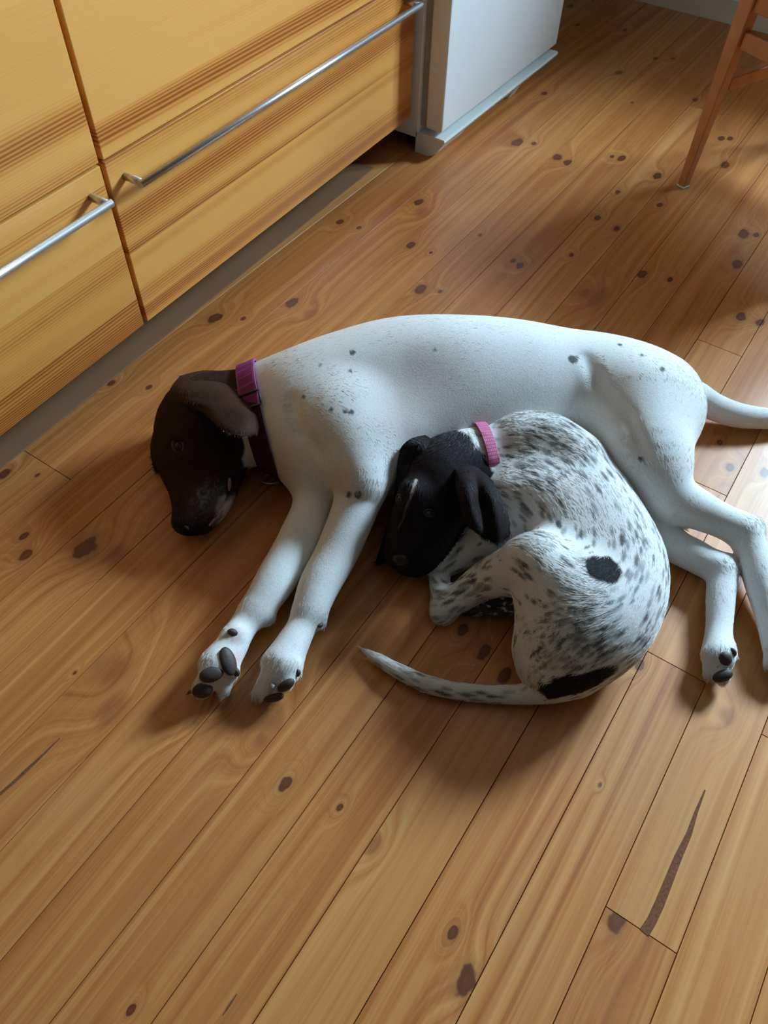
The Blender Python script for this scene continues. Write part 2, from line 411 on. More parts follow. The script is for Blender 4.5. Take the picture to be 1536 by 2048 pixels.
# ------------------------------------------------------------------ fridge
fx0, fx1 = 1.646, 2.277
fg = empty('refrigerator', ((fx0 + fx1) / 2, 0.95, 0)); tag(fg, 'white enamel refrigerator with plastic plinth beside the drawers', 'refrigerator')
def child_box(name, mat, par, x0, x1, y0, y1, z0, z1, bev=0.0, seg=2):
    o = box_obj(name, x0, x1, y0, y1, z0, z1, mat, None, bev, seg); o.parent = par
    o.matrix_parent_inverse = Matrix.Translation(par.location).inverted(); return o
child_box('body', M['white_enamel'], fg, fx0, fx1, 0.978, 1.55, 0.035, 1.55, 0.004)
child_box('gasket', M['gasket'], fg, fx0 + 0.008, fx1 - 0.008, 0.959, 0.979, 0.066, 1.54)
dr = child_box('door', M['white_enamel'], fg, fx0, fx1, 0.913, 0.960, 0.066, 1.55, 0.006, 3)
# plinth grille: sloping skirt with two feet notches
bm = bmesh.new()
prism(bm, [(0.985, 0.052), (0.905, 0.052), (0.902, 0.046), (0.925, 0.012), (0.945, 0.0), (0.985, 0.0)], 0, fx0, fx0 + 0.125)
bm2 = bmesh.new()
prism(bm2, [(0.985, 0.052), (0.905, 0.052), (0.902, 0.046), (0.918, 0.024), (0.985, 0.024)], 0, fx0 + 0.125, fx1 - 0.005)
tm = bpy.data.meshes.new('t'); bm2.to_mesh(tm); bm2.free(); bm.from_mesh(tm)
bm3 = bmesh.new(); prism(bm3, [(0.985, 0.024), (0.918, 0.024), (0.930, 0.0), (0.985, 0.0)], 0, fx1 - 0.24, fx1 - 0.20)
tm = bpy.data.meshes.new('t'); bm3.to_mesh(tm); bm3.free(); bm.from_mesh(tm)
sk = bm_obj('plinth', bm, M['plinth'], None); sk.parent = fg; sk.matrix_parent_inverse = Matrix.Translation(fg.location).inverted()
for xx in (fx0 + 0.05, fx1 - 0.06):
    for yy in (1.02, 1.48):
        bm = bmesh.new(); add_tube(bm, [(xx, yy, 0.0), (xx, yy, 0.037)], [0.02, 0.016], 14)
        f_ = bm_obj('foot', bm, M['rubber'], None); f_.parent = fg; f_.matrix_parent_inverse = Matrix.Translation(fg.location).inverted()

# ------------------------------------------------------------------ chair
CH_A = math.radians(-23.0)
ch = empty('chair', (1.892, 0.362, 0), CH_A); tag(ch, 'orange stained wooden chair with tapered legs and stretchers', 'chair')
# local +x: azimuth -23 (away), local -y: azimuth -113
SPAN_X, SPAN_Y = 0.38, 0.40
def tapered_leg(cx, cy, h, b0=0.0095, b1=0.0165, zt=0.40):
    bm = bmesh.new(); zs = [0.004, zt, h]; hs = [b0, b1, b1]; rings = []
    for z, s_ in zip(zs, hs):
        # the taper is on the inner faces
        ox = -(b1 - s_) * (1 if cx < 0.1 else -1) ; oy = (b1 - s_) * (1 if cy > -0.1 else -1)
        rings.append([bm.verts.new((cx + ox + sx * s_, cy + oy + sy * s_, z)) for sx, sy in ((-1, -1), (1, -1), (1, 1), (-1, 1))])
    for a, b in zip(rings[:-1], rings[1:]):
        for k in range(4): bm.faces.new((a[k], a[(k + 1) % 4], b[(k + 1) % 4], b[k]))
    bm.faces.new(rings[0][::-1]); bm.faces.new(rings[-1])
    bmesh.ops.bevel(bm, geom=bm.edges[:], offset=0.0012, segments=2, affect='EDGES')
    l = bm_obj('leg', bm, M['chair'], ch); l['seed'] = rnd.uniform(0, 9)
    bm = bmesh.new(); ox = -(b1 - b0) * (1 if cx < 0.1 else -1); oy = (b1 - b0) * (1 if cy > -0.1 else -1)
    add_box(bm, cx + ox - b0 - .0025, cx + ox + b0 + .0025, cy + oy - b0 - .0025, cy + oy + b0 + .0025, 0.0, 0.0045, 0.0015)
    bm_obj('felt_pad', bm, M['felt'], l)
    return l
tapered_leg(0, 0, 0.43); tapered_leg(0, -SPAN_Y, 0.43)
tapered_leg(SPAN_X, 0, 0.86); tapered_leg(SPAN_X, -SPAN_Y, 0.86)
def rail(name, x0, x1, y0, y1, z0, z1):
    r = box_obj(name, x0, x1, y0, y1, z0, z1, M['chair'], ch, 0.002); r['seed'] = rnd.uniform(0, 9); return r
t_ = 0.0165; h_ = 0.010
for yy in (0, -SPAN_Y):
    rail('stretcher', t_, SPAN_X - t_, yy - h_, yy + h_, 0.222, 0.250)
    rail('seat_rail', t_, SPAN_X - t_, yy - h_, yy + h_, 0.375, 0.43)
for xx in (0, SPAN_X):
    rail('stretcher', xx - h_, xx + h_, -SPAN_Y + t_, -t_, 0.315, 0.348)
    rail('seat_rail', xx - h_, xx + h_, -SPAN_Y + t_, -t_, 0.385, 0.43)
rail('seat', -0.03, SPAN_X - 0.02, -SPAN_Y - 0.03, 0.03, 0.431, 0.452)
for z in (0.56, 0.66, 0.78):
    rail('back_slat', SPAN_X - 0.008, SPAN_X + 0.008, -SPAN_Y + t_, -t_, z, z + 0.05)

# ------------------------------------------------------------------ dogs: one smooth skin per dog from blended tapered limbs
def J(u, v, rpx, z=None):
    """joint seen at pixel (u, v): world centre and radius; z None = resting on the floor"""
    if z is None:
        z = 0.06
        for _ in range(6):
            p = at(u, v, z); z = rpx * depth(p) / F_PX * 0.96
    p = at(u, v, z)
    return (p, rpx * depth(p) / F_PX)

def seg_d(P, a, ra, b, rb):
    ba = (b - a).astype(np.float32); L = float(ba @ ba) + 1e-12; dr = float(rb - ra)
    q = P - a.astype(np.float32)
    y = (q @ ba) / L
    x = np.sqrt(np.maximum(np.einsum('...i,...i', q, q) - y * y * L, 0))
    t = np.clip(y + x * (dr / math.sqrt(max(L - dr * dr, L * 0.04)) / math.sqrt(L)), 0, 1).astype(np.float32)
    q = q - t[..., None] * ba
    return np.sqrt(np.einsum('...i,...i', q, q)) - (ra + t * dr).astype(np.float32)

def chain_d(P, c):
    A = np.array([g[0] for g in c], np.float32); B = np.array([g[2] for g in c], np.float32)
    ra = np.array([g[1] for g in c], np.float32); dr = np.array([g[3] for g in c], np.float32) - ra
    BA = B - A; L = (BA * BA).sum(1) + 1e-12
    tn = dr / np.sqrt(np.maximum(L - dr * dr, L * 0.04)) / np.sqrt(L)
    P = np.asarray(P, np.float32); sh = P.shape[:-1]; P = P.reshape(-1, 3); out = np.empty(len(P), np.float32)
    for i in range(0, len(P), 8000):
        q = P[i:i + 8000, None] - A[None]; y = np.einsum('nsi,si->ns', q, BA) / L[None]
        x = np.sqrt(np.maximum(np.einsum('nsi,nsi->ns', q, q) - y * y * L[None], 0))
        t = np.clip(y + x * tn[None], 0, 1)
        q = q - t[..., None] * BA[None]
        out[i:i + 8000] = (np.sqrt(np.einsum('nsi,nsi->ns', q, q)) - ra[None] - t * dr[None]).min(1)
    return out.reshape(sh)

def smin(a, b, k):
    h = np.maximum(k - np.abs(a - b), 0) / k
    return np.minimum(a, b) - h * h * k * 0.25

class Creature:
    """groups[0] is the trunk; every other group is a limb blended onto the trunk only"""
    def __init__(s): s.groups = []; s.cuts = []
    def group(s, chains, k, kj=0.03):
        out = []
        for ch in chains:
            kc = k
            if not isinstance(ch[0], tuple): kc, ch = ch[0], ch[1:]
            js = [J(*c) for c in ch]
            if len(js) == 1: js = js * 2
            A = np.array([np.r_[p, r] for p, r in js]); n = len(A)
            if n > 2:                                   # smooth spline through the joints, radii too
                B = []
                for s_ in np.linspace(0, n - 1, (n - 1) * 6 + 1):
                    i = min(int(s_), n - 2); t = s_ - i
                    p0, p1, p2, p3 = A[max(i - 1, 0)], A[i], A[i + 1], A[min(i + 2, n - 1)]
                    B.append(0.5 * (2 * p1 + (p2 - p0) * t + (2 * p0 - 5 * p1 + 4 * p2 - p3) * t * t + (3 * p1 - p0 - 3 * p2 + p3) * t ** 3))
                A = np.array(B)
            out.append((kc, [(A[i, :3], A[i, 3], A[i + 1, :3], A[i + 1, 3]) for i in range(len(A) - 1)]))
        s.groups.append((out, k, kj))
    def cut(s, chain, k=0.006):
        js = [J(*c) for c in chain]
        if len(js) == 1: js = js * 2
        s.cuts += [(a, ra, b, rb, k) for (a, ra), (b, rb) in zip(js[:-1], js[1:])]
    def gdist(s, P, gi):
        P = np.asarray(P, np.float32)
        return np.min([chain_d(P, c) for _, c in s.groups[gi][0]], axis=0)
    def cut_surf(s, pix, rpx, k=0.004, sink=0.0):
        """a fine crease scored into the skin along points of it"""
        js = []
        for (u, v) in pix:
            p, n_ = s.hit(u, v); js.append((p - n_ * sink, rpx * depth(p) / F_PX))
        return [(a, ra, b, rb, k) for (a, ra), (b, rb) in zip(js[:-1], js[1:])]
    def segs(s): return [g for G in s.groups for _, c in G[0] for g in c]
    def bounds(s):
        lo = np.min([np.minimum(a - ra, b - rb) for a, ra, b, rb in s.segs()], 0) - 0.02
        hi = np.max([np.maximum(a + ra, b + rb) for a, ra, b, rb in s.segs()], 0) + 0.02
        lo[2] = -0.012
        return lo, hi
    def points(s, P):
        P = np.asarray(P, np.float32); T = None; out = None
        for chains, k, kj in s.groups:
            d = None
            for k, c in chains:
                e = chain_d(P, c); d = e if d is None else smin(d, e, k)
            if T is None: T = d; out = d
            else: out = np.minimum(out, smin(T, d, kj))
        for a, ra, b, rb, k in s.cuts: out = -smin(-out, seg_d(P, a, ra, b, rb), k)
        return -smin(-out, P[..., 2] - 0.001, 0.012)
    def grid(s, lo, shape, h):
        ax = [lo[i] + h * np.arange(shape[i]) for i in range(3)]
        pad = 0.05
        def run(chains, k):
            D = np.full(shape, 1.0, np.float32)
            for k, c in chains:
                l = np.min([np.minimum(a - ra, b - rb) for a, ra, b, rb in c], 0) - pad; u = np.max([np.maximum(a + ra, b + rb) for a, ra, b, rb in c], 0) + pad
                c0 = [int(np.clip((l[i] - lo[i]) // h, 0, shape[i])) for i in range(3)]
                c1 = [int(np.clip((u[i] - lo[i]) // h + 2, 0, shape[i])) for i in range(3)]
                if any(c1[i] <= c0[i] for i in range(3)): continue
                E_ = np.full([c1[i] - c0[i] for i in range(3)], 1.0, np.float32)
                for a, ra, b, rb in c:
                    l = np.minimum(a - ra, b - rb) - pad; u = np.maximum(a + ra, b + rb) + pad
                    i0 = [int(np.clip((l[i] - lo[i]) // h, c0[i], c1[i])) for i in range(3)]
                    i1 = [int(np.clip((u[i] - lo[i]) // h + 2, c0[i], c1[i])) for i in range(3)]
                    if any(i1[i] <= i0[i] for i in range(3)): continue
                    G = np.stack(np.meshgrid(*[ax[i][i0[i]:i1[i]].astype(np.float32) for i in range(3)], indexing='ij'), -1)
                    sl = tuple(slice(i0[i] - c0[i], i1[i] - c0[i]) for i in range(3))
                    E_[sl] = np.minimum(E_[sl], seg_d(G, a, ra, b, rb))
                sl = tuple(slice(c0[i], c1[i]) for i in range(3))
                D[sl] = smin(D[sl], E_, k)
            return D
        T = None
        for segs, k, kj in s.groups:
            d = run(segs, k)
            if T is None: T = d; out = d.copy()
            else:
                m_ = d < 0.9
                out[m_] = np.minimum(out[m_], smin(T[m_], d[m_], kj))
        for a, ra, b, rb, k in s.cuts:
            l = np.minimum(a - ra, b - rb) - 0.02; u = np.maximum(a + ra, b + rb) + 0.02
            i0 = [int(np.clip((l[i] - lo[i]) // h, 0, shape[i])) for i in range(3)]
            i1 = [int(np.clip((u[i] - lo[i]) // h + 2, 0, shape[i])) for i in range(3)]
            if any(i1[i] <= i0[i] for i in range(3)): continue
            sl = tuple(slice(i0[i], i1[i]) for i in range(3))
            G = np.stack(np.meshgrid(*[ax[i][sl[i]].astype(np.float32) for i in range(3)], indexing='ij'), -1)
            out[sl] = -smin(-out[sl], seg_d(G, a, ra, b, rb), k)
        z = ax[2].astype(np.float32)[None, None, :]
        return -smin(-out, np.broadcast_to(z - 0.001, shape), 0.012)
    def hit(s, u, v, steps=70):
        """first point of the skin along the line of sight, with its outward normal"""
        d = ray(u, v); d = d / np.linalg.norm(d); t = 0.5
        for _ in range(steps):
            e = float(s.points((CAM + d * t)[None])[0]); t += e * 0.9
            if abs(e) < 1e-4: break
        p = CAM + d * t
        return p, s.normal(p[None])[0]
    def normal(s, P, e=0.0015):
        g = np.stack([s.points(P + np.eye(3)[i] * e) - s.points(P - np.eye(3)[i] * e) for i in range(3)], -1)
        return g / (np.linalg.norm(g, axis=-1, keepdims=True) + 1e-9)
    def flow(s, P):
        """lie of the coat: along the limbs, head to tail"""
        P = np.asarray(P, np.float32); acc = np.zeros(P.shape, np.float32)
        for a, ra, b, rb in s.segs()[::3]:
            L = np.linalg.norm(b - a)
            if L < 1e-4: continue
            w_ = np.exp(-np.clip(seg_d(P, a, ra, b, rb), -0.02, 0.5) / 0.012)
            acc += w_[..., None] * ((b - a) / L).astype(np.float32)
        return acc / (np.linalg.norm(acc, axis=-1, keepdims=True) + 1e-9)

def surface_nets(D, lo, h):
    S = D < 0; nx, ny, nz = D.shape
    c = np.zeros((nx - 1, ny - 1, nz - 1), np.int8)
    for i in (0, 1):
        for j in (0, 1):
            for k in (0, 1): c += S[i:nx - 1 + i, j:ny - 1 + j, k:nz - 1 + k]
    act = (c > 0) & (c < 8)
    idx = np.full(act.shape, -1, np.int64); ijk = np.argwhere(act); idx[act] = np.arange(len(ijk))
    acc = np.zeros((len(ijk), 3)); cnt = np.zeros(len(ijk))
    cor = [(i, j, k) for i in (0, 1) for j in (0, 1) for k in (0, 1)]
    val = {q: D[ijk[:, 0] + q[0], ijk[:, 1] + q[1], ijk[:, 2] + q[2]] for q in cor}
    for q in cor:
        for ax_ in range(3):
            if q[ax_]: continue
            r = list(q); r[ax_] = 1; r = tuple(r)
            a, b = val[q], val[r]; m_ = (a < 0) != (b < 0)
            t = np.where(m_, a / np.where(a == b, 1, a - b), 0)
            p = np.array(q, float)[None] + t[:, None] * np.eye(3)[ax_][None]
            acc[m_] += p[m_]; cnt[m_] += 1
    V = (ijk + acc / cnt[:, None]) * h + lo
    quads = []
    for ax_ in range(3):
        o1, o2 = [(1, 2), (2, 0), (0, 1)][ax_]
        sl0 = [slice(None)] * 3; sl1 = [slice(None)] * 3; sl0[ax_] = slice(0, -1); sl1[ax_] = slice(1, None)
        a, b = S[tuple(sl0)], S[tuple(sl1)]
        e = np.argwhere(a != b); inside = a[e[:, 0], e[:, 1], e[:, 2]]
        ok = (e[:, o1] > 0) & (e[:, o2] > 0) & (e[:, o1] < D.shape[o1] - 1) & (e[:, o2] < D.shape[o2] - 1)
        e, inside = e[ok], inside[ok]
        def cell(d1, d2):
            f = e.copy(); f[:, o1] += d1; f[:, o2] += d2; return idx[f[:, 0], f[:, 1], f[:, 2]]
        q = np.stack([cell(-1, -1), cell(0, -1), cell(0, 0), cell(-1, 0)], 1)
        q[~inside] = q[~inside][:, ::-1]
        quads.append(q)
    return V, np.concatenate(quads)

def relax(V, Q, it=2, lam=0.5):
    n = len(V)
    for _ in range(it):
        acc = np.zeros_like(V); cnt = np.zeros(n)
        for a, b in ((0, 1), (1, 2), (2, 3), (3, 0)):
            for x, y in ((a, b), (b, a)):
                for k in range(3): acc[:, k] += np.bincount(Q[:, x], V[Q[:, y], k], n)
                cnt += np.bincount(Q[:, x], minlength=n)
        V = V + lam * (acc / np.maximum(cnt, 1)[:, None] - V)
    return V

def np_mesh(name, V, Q):
    me = bpy.data.meshes.new(name)
    me.vertices.add(len(V)); me.vertices.foreach_set('co', V.astype(np.float32).ravel())
    me.loops.add(Q.size); me.loops.foreach_set('vertex_index', Q.astype(np.int32).ravel())
    me.polygons.add(len(Q)); me.polygons.foreach_set('loop_start', (np.arange(len(Q)) * Q.shape[1]).astype(np.int32))
    me.update(); me.validate()
    return me

def vnoise(P, sc, seed=0):
    """cheap smooth value noise, 0..1"""
    P = np.asarray(P) * sc + 100.0; i = np.floor(P).astype(np.int64); f = P - i; f = f * f * (3 - 2 * f)
    out = np.zeros(len(P))
    for a in (0, 1):
        for b in (0, 1):
            for c_ in (0, 1):
                hsh = ((i[:, 0] + a) * 73856093) ^ ((i[:, 1] + b) * 19349663) ^ ((i[:, 2] + c_) * 83492791) ^ (seed * 2654435)
                hsh = (hsh ^ (hsh >> 13)) * 1274126177 & 0x7fffffff
                r = (hsh % 10007) / 10007.0
                w_ = (f[:, 0] if a else 1 - f[:, 0]) * (f[:, 1] if b else 1 - f[:, 1]) * (f[:, 2] if c_ else 1 - f[:, 2])
                out += w_ * r
    return out

def fur_mat(name, rough=0.75):
    t = NT(name)
    a = t.n('ShaderNodeAttribute', attribute_name='coat')
    pos = t.n('ShaderNodeNewGeometry').outputs['Position']
    n = t.noise(pos, 420, 3, 0.6)
    c = t.mix(t.m('MULTIPLY', t.m('SUBTRACT', n, 0.42), 0.5, clamp=True), a.outputs['Color'], (0, 0, 0))
    t.set(c, rough, spec=0.08)
    t.b.inputs['Sheen Weight'].default_value = 0.0
    t.bump(n, 0.25, 0.0012)
    return t.mat

def hair_mat(name):
    t = NT(name)
    a = t.n('ShaderNodeAttribute', attribute_name='coat')
    t.set(a.outputs['Color'], 0.5, spec=0.3)
    return t.mat
M['fur'] = fur_mat('short_coat'); M['hair'] = hair_mat('coat_hair')
M['eye_dark'] = plain('dog_eye_brown', (0.045, 0.020, 0.010), 0.08)
M['nose_brown'] = plain('nose_brown', (0.034, 0.016, 0.013), 0.42, 0, 0.2, 900)
M['nose_black'] = plain('nose_black', (0.012, 0.010, 0.010), 0.40, 0, 0.2, 900)
M['pad'] = plain('paw_pad', (0.050, 0.034, 0.028), 0.6, 0, 0.25, 700)
M['claw_pale'] = plain('claw_pale', (0.45, 0.38, 0.34), 0.35)
M['claw_dark'] = plain('claw_dark', (0.05, 0.035, 0.03), 0.35)
M['pink'] = plain('lip_pink', (0.42, 0.20, 0.18), 0.5, 0, 0.15, 400)

def build_skin(cr, name, parent, h, colour, carve=None):
    lo, hi = cr.bounds(); shape = tuple(int(math.ceil((hi[i] - lo[i]) / h)) + 1 for i in range(3))
    D = cr.grid(lo, shape, h)
    if carve is not None:
        E_ = carve.grid(lo, shape, h); D = np.maximum(D, 0.0015 - E_)
    V, Q = surface_nets(D, lo, h)
    V = relax(V, Q, 3, 0.5)
    me = np_mesh(name, V, Q)
    col = colour(V)
    at_ = me.color_attributes.new('coat', 'FLOAT_COLOR', 'POINT')
    at_.data.foreach_set('color', np.c_[col, np.ones(len(V))].astype(np.float32).ravel())
    o = link_mesh(name, me, M['fur'], None, True)
    o.parent = parent; o.matrix_parent_inverse = Matrix.Translation(parent.location).inverted()
    return o, V, Q

def build_fur(flow, parent, V, Q, n, length, colour, lift=0.065, width=0.00030, jitter=0.10):
    T = np.concatenate([Q[:, [0, 1, 2]], Q[:, [0, 2, 3]]])
    A, B, C_ = V[T[:, 0]], V[T[:, 1]], V[T[:, 2]]
    area = np.linalg.norm(np.cross(B - A, C_ - A), axis=1)
    zc = (A + B + C_)[:, 2] / 3
    area = area * (zc > 0.004)
    ti = rng.choice(len(T), n, p=area / area.sum())
    r1, r2 = np.sqrt(rng.random(n)), rng.random(n)
    P = (1 - r1)[:, None] * A[ti] + (r1 * (1 - r2))[:, None] * B[ti] + (r1 * r2)[:, None] * C_[ti]
    N = np.cross(B - A, C_ - A); N /= np.linalg.norm(N, axis=1, keepdims=True) + 1e-12; N = N[ti]
    Fl = flow(P) + rng.normal(0, jitter, (n, 3)) + (np.stack([vnoise(P, 30, 5 + k) for k in range(3)], 1) - 0.5) * 0.5
    Fl -= (Fl * N).sum(1)[:, None] * N; Fl /= np.linalg.norm(Fl, axis=1, keepdims=True) + 1e-9
    Lh = length * rng.uniform(0.6, 1.2, n)[:, None]
    li = lift * rng.uniform(0.5, 1.5, n)[:, None]
    K = 4; pts = np.zeros((n, K, 3))
    for k in range(K):
        s_ = k / (K - 1)
        pts[:, k] = P - N * 0.0006 + Fl * Lh * s_ + N * Lh * (li * math.sin(s_ * 2.2) * 0.9)
    pts[:, :, 2] = np.maximum(pts[:, :, 2], 0.0012)
    col = colour(P) * rng.uniform(0.90, 1.06, (n, 1))
    hc = bpy.data.hair_curves.new('fur'); hc.add_curves([K] * n)
    hc.attributes['position'].data.foreach_set('vector', pts.astype(np.float32).ravel())
    ra = hc.attributes.get('radius') or hc.attributes.new('radius', 'FLOAT', 'POINT')
    ra.data.foreach_set('value', np.tile(np.array([1, 0.9, 0.65, 0.12]) * width, n).astype(np.float32))
    ca = hc.attributes.new('coat', 'FLOAT_COLOR', 'CURVE')
    ca.data.foreach_set('color', np.c_[np.clip(col, 0, 1), np.ones(n)].astype(np.float32).ravel())
    hc.materials.append(M['hair'])
    o = bpy.data.objects.new('fur', hc); COL.objects.link(o); o.parent = parent
    o.matrix_parent_inverse = Matrix.Translation(parent.location).inverted() if not parent.parent else Matrix.Identity(4)
    o['kind'] = 'stuff'
    return o

def world_child(o, parent):
    o.parent = parent; o.matrix_parent_inverse = Matrix.Translation(parent.location).inverted(); return o

def ellipsoid(name, p, n, along, size, mat, parent, seg=20):
    """ellipsoid at p; size = (along, across, out along n)"""
    n = Vector(n).normalized(); a = Vector(along); a = (a - n * a.dot(n)).normalized(); b = n.cross(a)
    bm = bmesh.new(); bmesh.ops.create_uvsphere(bm, u_segments=seg, v_segments=seg // 2, radius=1)
    for v in bm.verts:
        v.co = Vector(p) + a * v.co.x * size[0] + b * v.co.y * size[1] + n * v.co.z * size[2]
    return world_child(bm_obj(name, bm, mat, None, True), parent)

def claw(parent, p, d, L, r, mat):
    p = Vector(p); d = Vector(d).normalized(); bm = bmesh.new()
    pts = [p + d * L * t + Vector((0, 0, -1)) * L * 0.25 * t * t for t in (0, .35, .7, 1)]
    for q, rr in zip(pts, (1, .85, .55, .12)): q.z = max(q.z, r * rr + 0.0003)
    add_tube(bm, pts, [r, r * .85, r * .55, r * .12], 10)
    return world_child(bm_obj('claw', bm, mat, None, True), parent)

def bspline_sheet(name, rows, mat, parent, thick=0.005, res=40, colour=None, hairs=9000):
    """rows of (u, v, z): a smooth flap of skin (ear) through a grid of points, with thickness"""
    G = np.array([[at(*c) for c in r] for r in rows])
    def interp(A, n):            # Catmull-Rom along axis 0
        m_ = len(A); out = []
        for s_ in np.linspace(0, m_ - 1, n):
            i = min(int(s_), m_ - 2); t = s_ - i
            p0, p1, p2, p3 = A[max(i - 1, 0)], A[i], A[i + 1], A[min(i + 2, m_ - 1)]
            out.append(0.5 * (2 * p1 + (p2 - p0) * t + (2 * p0 - 5 * p1 + 4 * p2 - p3) * t * t + (3 * p1 - p0 - 3 * p2 + p3) * t ** 3))
        return np.array(out)
    S_ = interp(G, res); S_ = np.swapaxes(interp(np.swapaxes(S_, 0, 1), res), 0, 1)
    dU = np.gradient(S_, axis=0); dV = np.gradient(S_, axis=1); N = np.cross(dU, dV); N /= np.linalg.norm(N, axis=-1, keepdims=True) + 1e-9
    if N[..., 2].mean() < 0: N = -N
    uu, vv = np.meshgrid(np.linspace(0, 1, res), np.linspace(0, 1, res), indexing='ij')
    edge = np.minimum(np.minimum(uu, 1 - uu), np.minimum(vv, 1 - vv)); tk = thick * np.clip(edge * 9, 0.12, 1)[..., None]
    top = S_ + N * tk * 0.5; bot = S_ - N * tk * 0.5
    top[..., 2] = np.maximum(top[..., 2], 0.003); bot[..., 2] = np.maximum(bot[..., 2], 0.001)
    V = np.concatenate([top.reshape(-1, 3), bot.reshape(-1, 3)])
    I = np.arange(res * res).reshape(res, res); Q = []
    q = np.stack([I[:-1, :-1], I[1:, :-1], I[1:, 1:], I[:-1, 1:]], -1).reshape(-1, 4); Q += [q, q[:, ::-1] + res * res]
    ring = np.concatenate([I[0, :], I[1:, -1], I[-1, -2::-1], I[-2:0:-1, 0]])
    nx_ = np.roll(ring, -1); Q.append(np.stack([ring, ring + res * res, nx_ + res * res, nx_], -1))
    Q = np.concatenate(Q)
    me = np_mesh(name, V, Q)
    bm = bmesh.new(); bm.from_mesh(me); bmesh.ops.recalc_face_normals(bm, faces=bm.faces); bm.to_mesh(me); bm.free()
    at_ = me.color_attributes.new('coat', 'FLOAT_COLOR', 'POINT')
    c = colour(V)
    at_.data.foreach_set('color', np.c_[c, np.ones(len(V))].astype(np.float32).ravel())
    o = world_child(link_mesh(name, me, mat, None, True), parent)
    fd_ = (G[-1].mean(0) - G[0].mean(0)); fd_ /= np.linalg.norm(fd_)
    Qo = np.array([list(p.vertices) for p in me.polygons])
    build_fur(lambda P: np.repeat(fd_[None], len(P), 0), o, V, Qo, hairs, 0.008, colour, lift=0.05, width=0.00025)
    return o

def px(p):
    c = ROT @ (np.asarray(p) - CAM); return 768 + F_PX * c[0] / c[2], 1024 + F_PX * c[1] / c[2]

def collar_ring(cr, ua, ub, width, mat_list, name, parent, off=0.0022, tilt=0.0, n=96, thick=0.0025, rmax=0.09):
    """strap round the neck: marches outward from the neck axis to the skin; ua, ub = axis joints (point, radius)"""
    a, b = np.asarray(ua), np.asarray(ub); ax = (b - a) / np.linalg.norm(b - a); c = (a + b) / 2
    e1 = np.array([0, 0, 1.0]) - ax * ax[2]; e1 /= np.linalg.norm(e1); e2 = np.cross(ax, e1)
    V = []; prof = [(-.5, 0), (-.5, 1), (-.46, 1.15), (0, 1.2), (.46, 1.15), (.5, 1), (.5, 0)]
    for k in range(n):
        th = 2 * math.pi * k / n; d = e1 * math.cos(th) + e2 * math.sin(th)
        ts = np.linspace(0.02, 0.14, 100)
        for (w_, hh) in prof:
            o = c + ax * (w_ * width + tilt * width * math.cos(th))
            P = o[None] + ts[:, None] * d[None]
            s_ = cr.points(P); j = int(np.argmax(s_ > 0)) if (s_ > 0).any() else len(ts) - 1; r = min(ts[j], rmax)
            p = o + d * (r + off * (0.3 if hh == 0 else 1) + (hh - 1) * thick * (hh > 0))
            p[2] = max(p[2], 0.002 + 0.001 * hh)
            V.append(p)
    V = np.array(V).reshape(n, len(prof), 3)
    V = (np.roll(V, 1, 0) + 2 * V + np.roll(V, -1, 0)) / 4
    I = np.arange(n * len(prof)).reshape(n, len(prof)); J2 = np.roll(I, -1, 0)
    Q = np.stack([I[:, :-1], I[:, 1:], J2[:, 1:], J2[:, :-1]], -1).reshape(-1, 4)
    me = np_mesh(name, V.reshape(-1, 3), Q)
    uv = me.attributes.new('around', 'FLOAT_VECTOR', 'POINT')
    cc = np.zeros((n, len(prof), 3)); cc[..., 0] = (np.arange(n) / n)[:, None]; cc[..., 1] = np.array([p[0] for p in prof])[None]
    cc[..., 2] = [[1.0 if px(q)[1] > 803 else 0.0 for q in row] for row in V]
    uv.data.foreach_set('vector', cc.astype(np.float32).ravel())
    o = link_mesh(name, me, mat_list, None, True)
    return world_child(o, parent), V, (c, ax, e1, e2)

# ---- the white dog with the brown head
big = Creature()
big.group([  # trunk: neck, ribs, loin, croup
    [(430, 835, 70, .066), (520, 820, 89, .072), (615, 812, 118, .088), (700, 785, 122), (800, 764, 127), (905, 764, 131), (1010, 765, 125), (1115, 772, 114), (1215, 786, 113), (1290, 815, 108)],
    [(565, 862, 76, .064), (650, 880, 108), (740, 890, 108), (830, 860, 108), (930, 840, 104), (1040, 830, 96), (1130, 820, 92), (1230, 840, 92)],
], 0.045)
big.group([  # head
    [(455, 815, 66), (405, 842, 86, .068), (385, 900, 70, .062), (398, 965, 52, .050), (396, 1010, 43, .043), (380, 1040, 29, .037)],
    [(445, 880, 62, .055), (440, 945, 48, .042), (425, 1000, 38, .034), (405, 1040, 24, .026)],
    [(352, 905, 40, .052), (368, 1000, 20, .052), (367, 1040, 18, .046)],
], 0.022, 0.03)
big.group([[(690, 850, 96, .105), (722, 950, 60, .105), (714, 1005, 47, .085), (676, 1100, 43, .058), (640, 1168, 41, .046), (621, 1215, 36, .040), (604, 1252, 30, .034), (584, 1290, 34, .032), (562, 1328, 40, .030)],
           [.004, (556, 1318, 18, .040), (532, 1350, 13, .032), (510, 1388, 9, .014)], [.004, (566, 1322, 18, .042), (546, 1352, 14, .036), (524, 1392, 10, .016)],
           [.004, (582, 1328, 21, .038), (572, 1362, 19, .030)], [.004, (566, 1350, 20, .026), (550, 1388, 15, .016)], [.004, (592, 1318, 18, .028), (592, 1345, 13, .024)],
           [(622, 1225, 26, .034), (642, 1246, 11, .020)]], 0.014, 0.035)
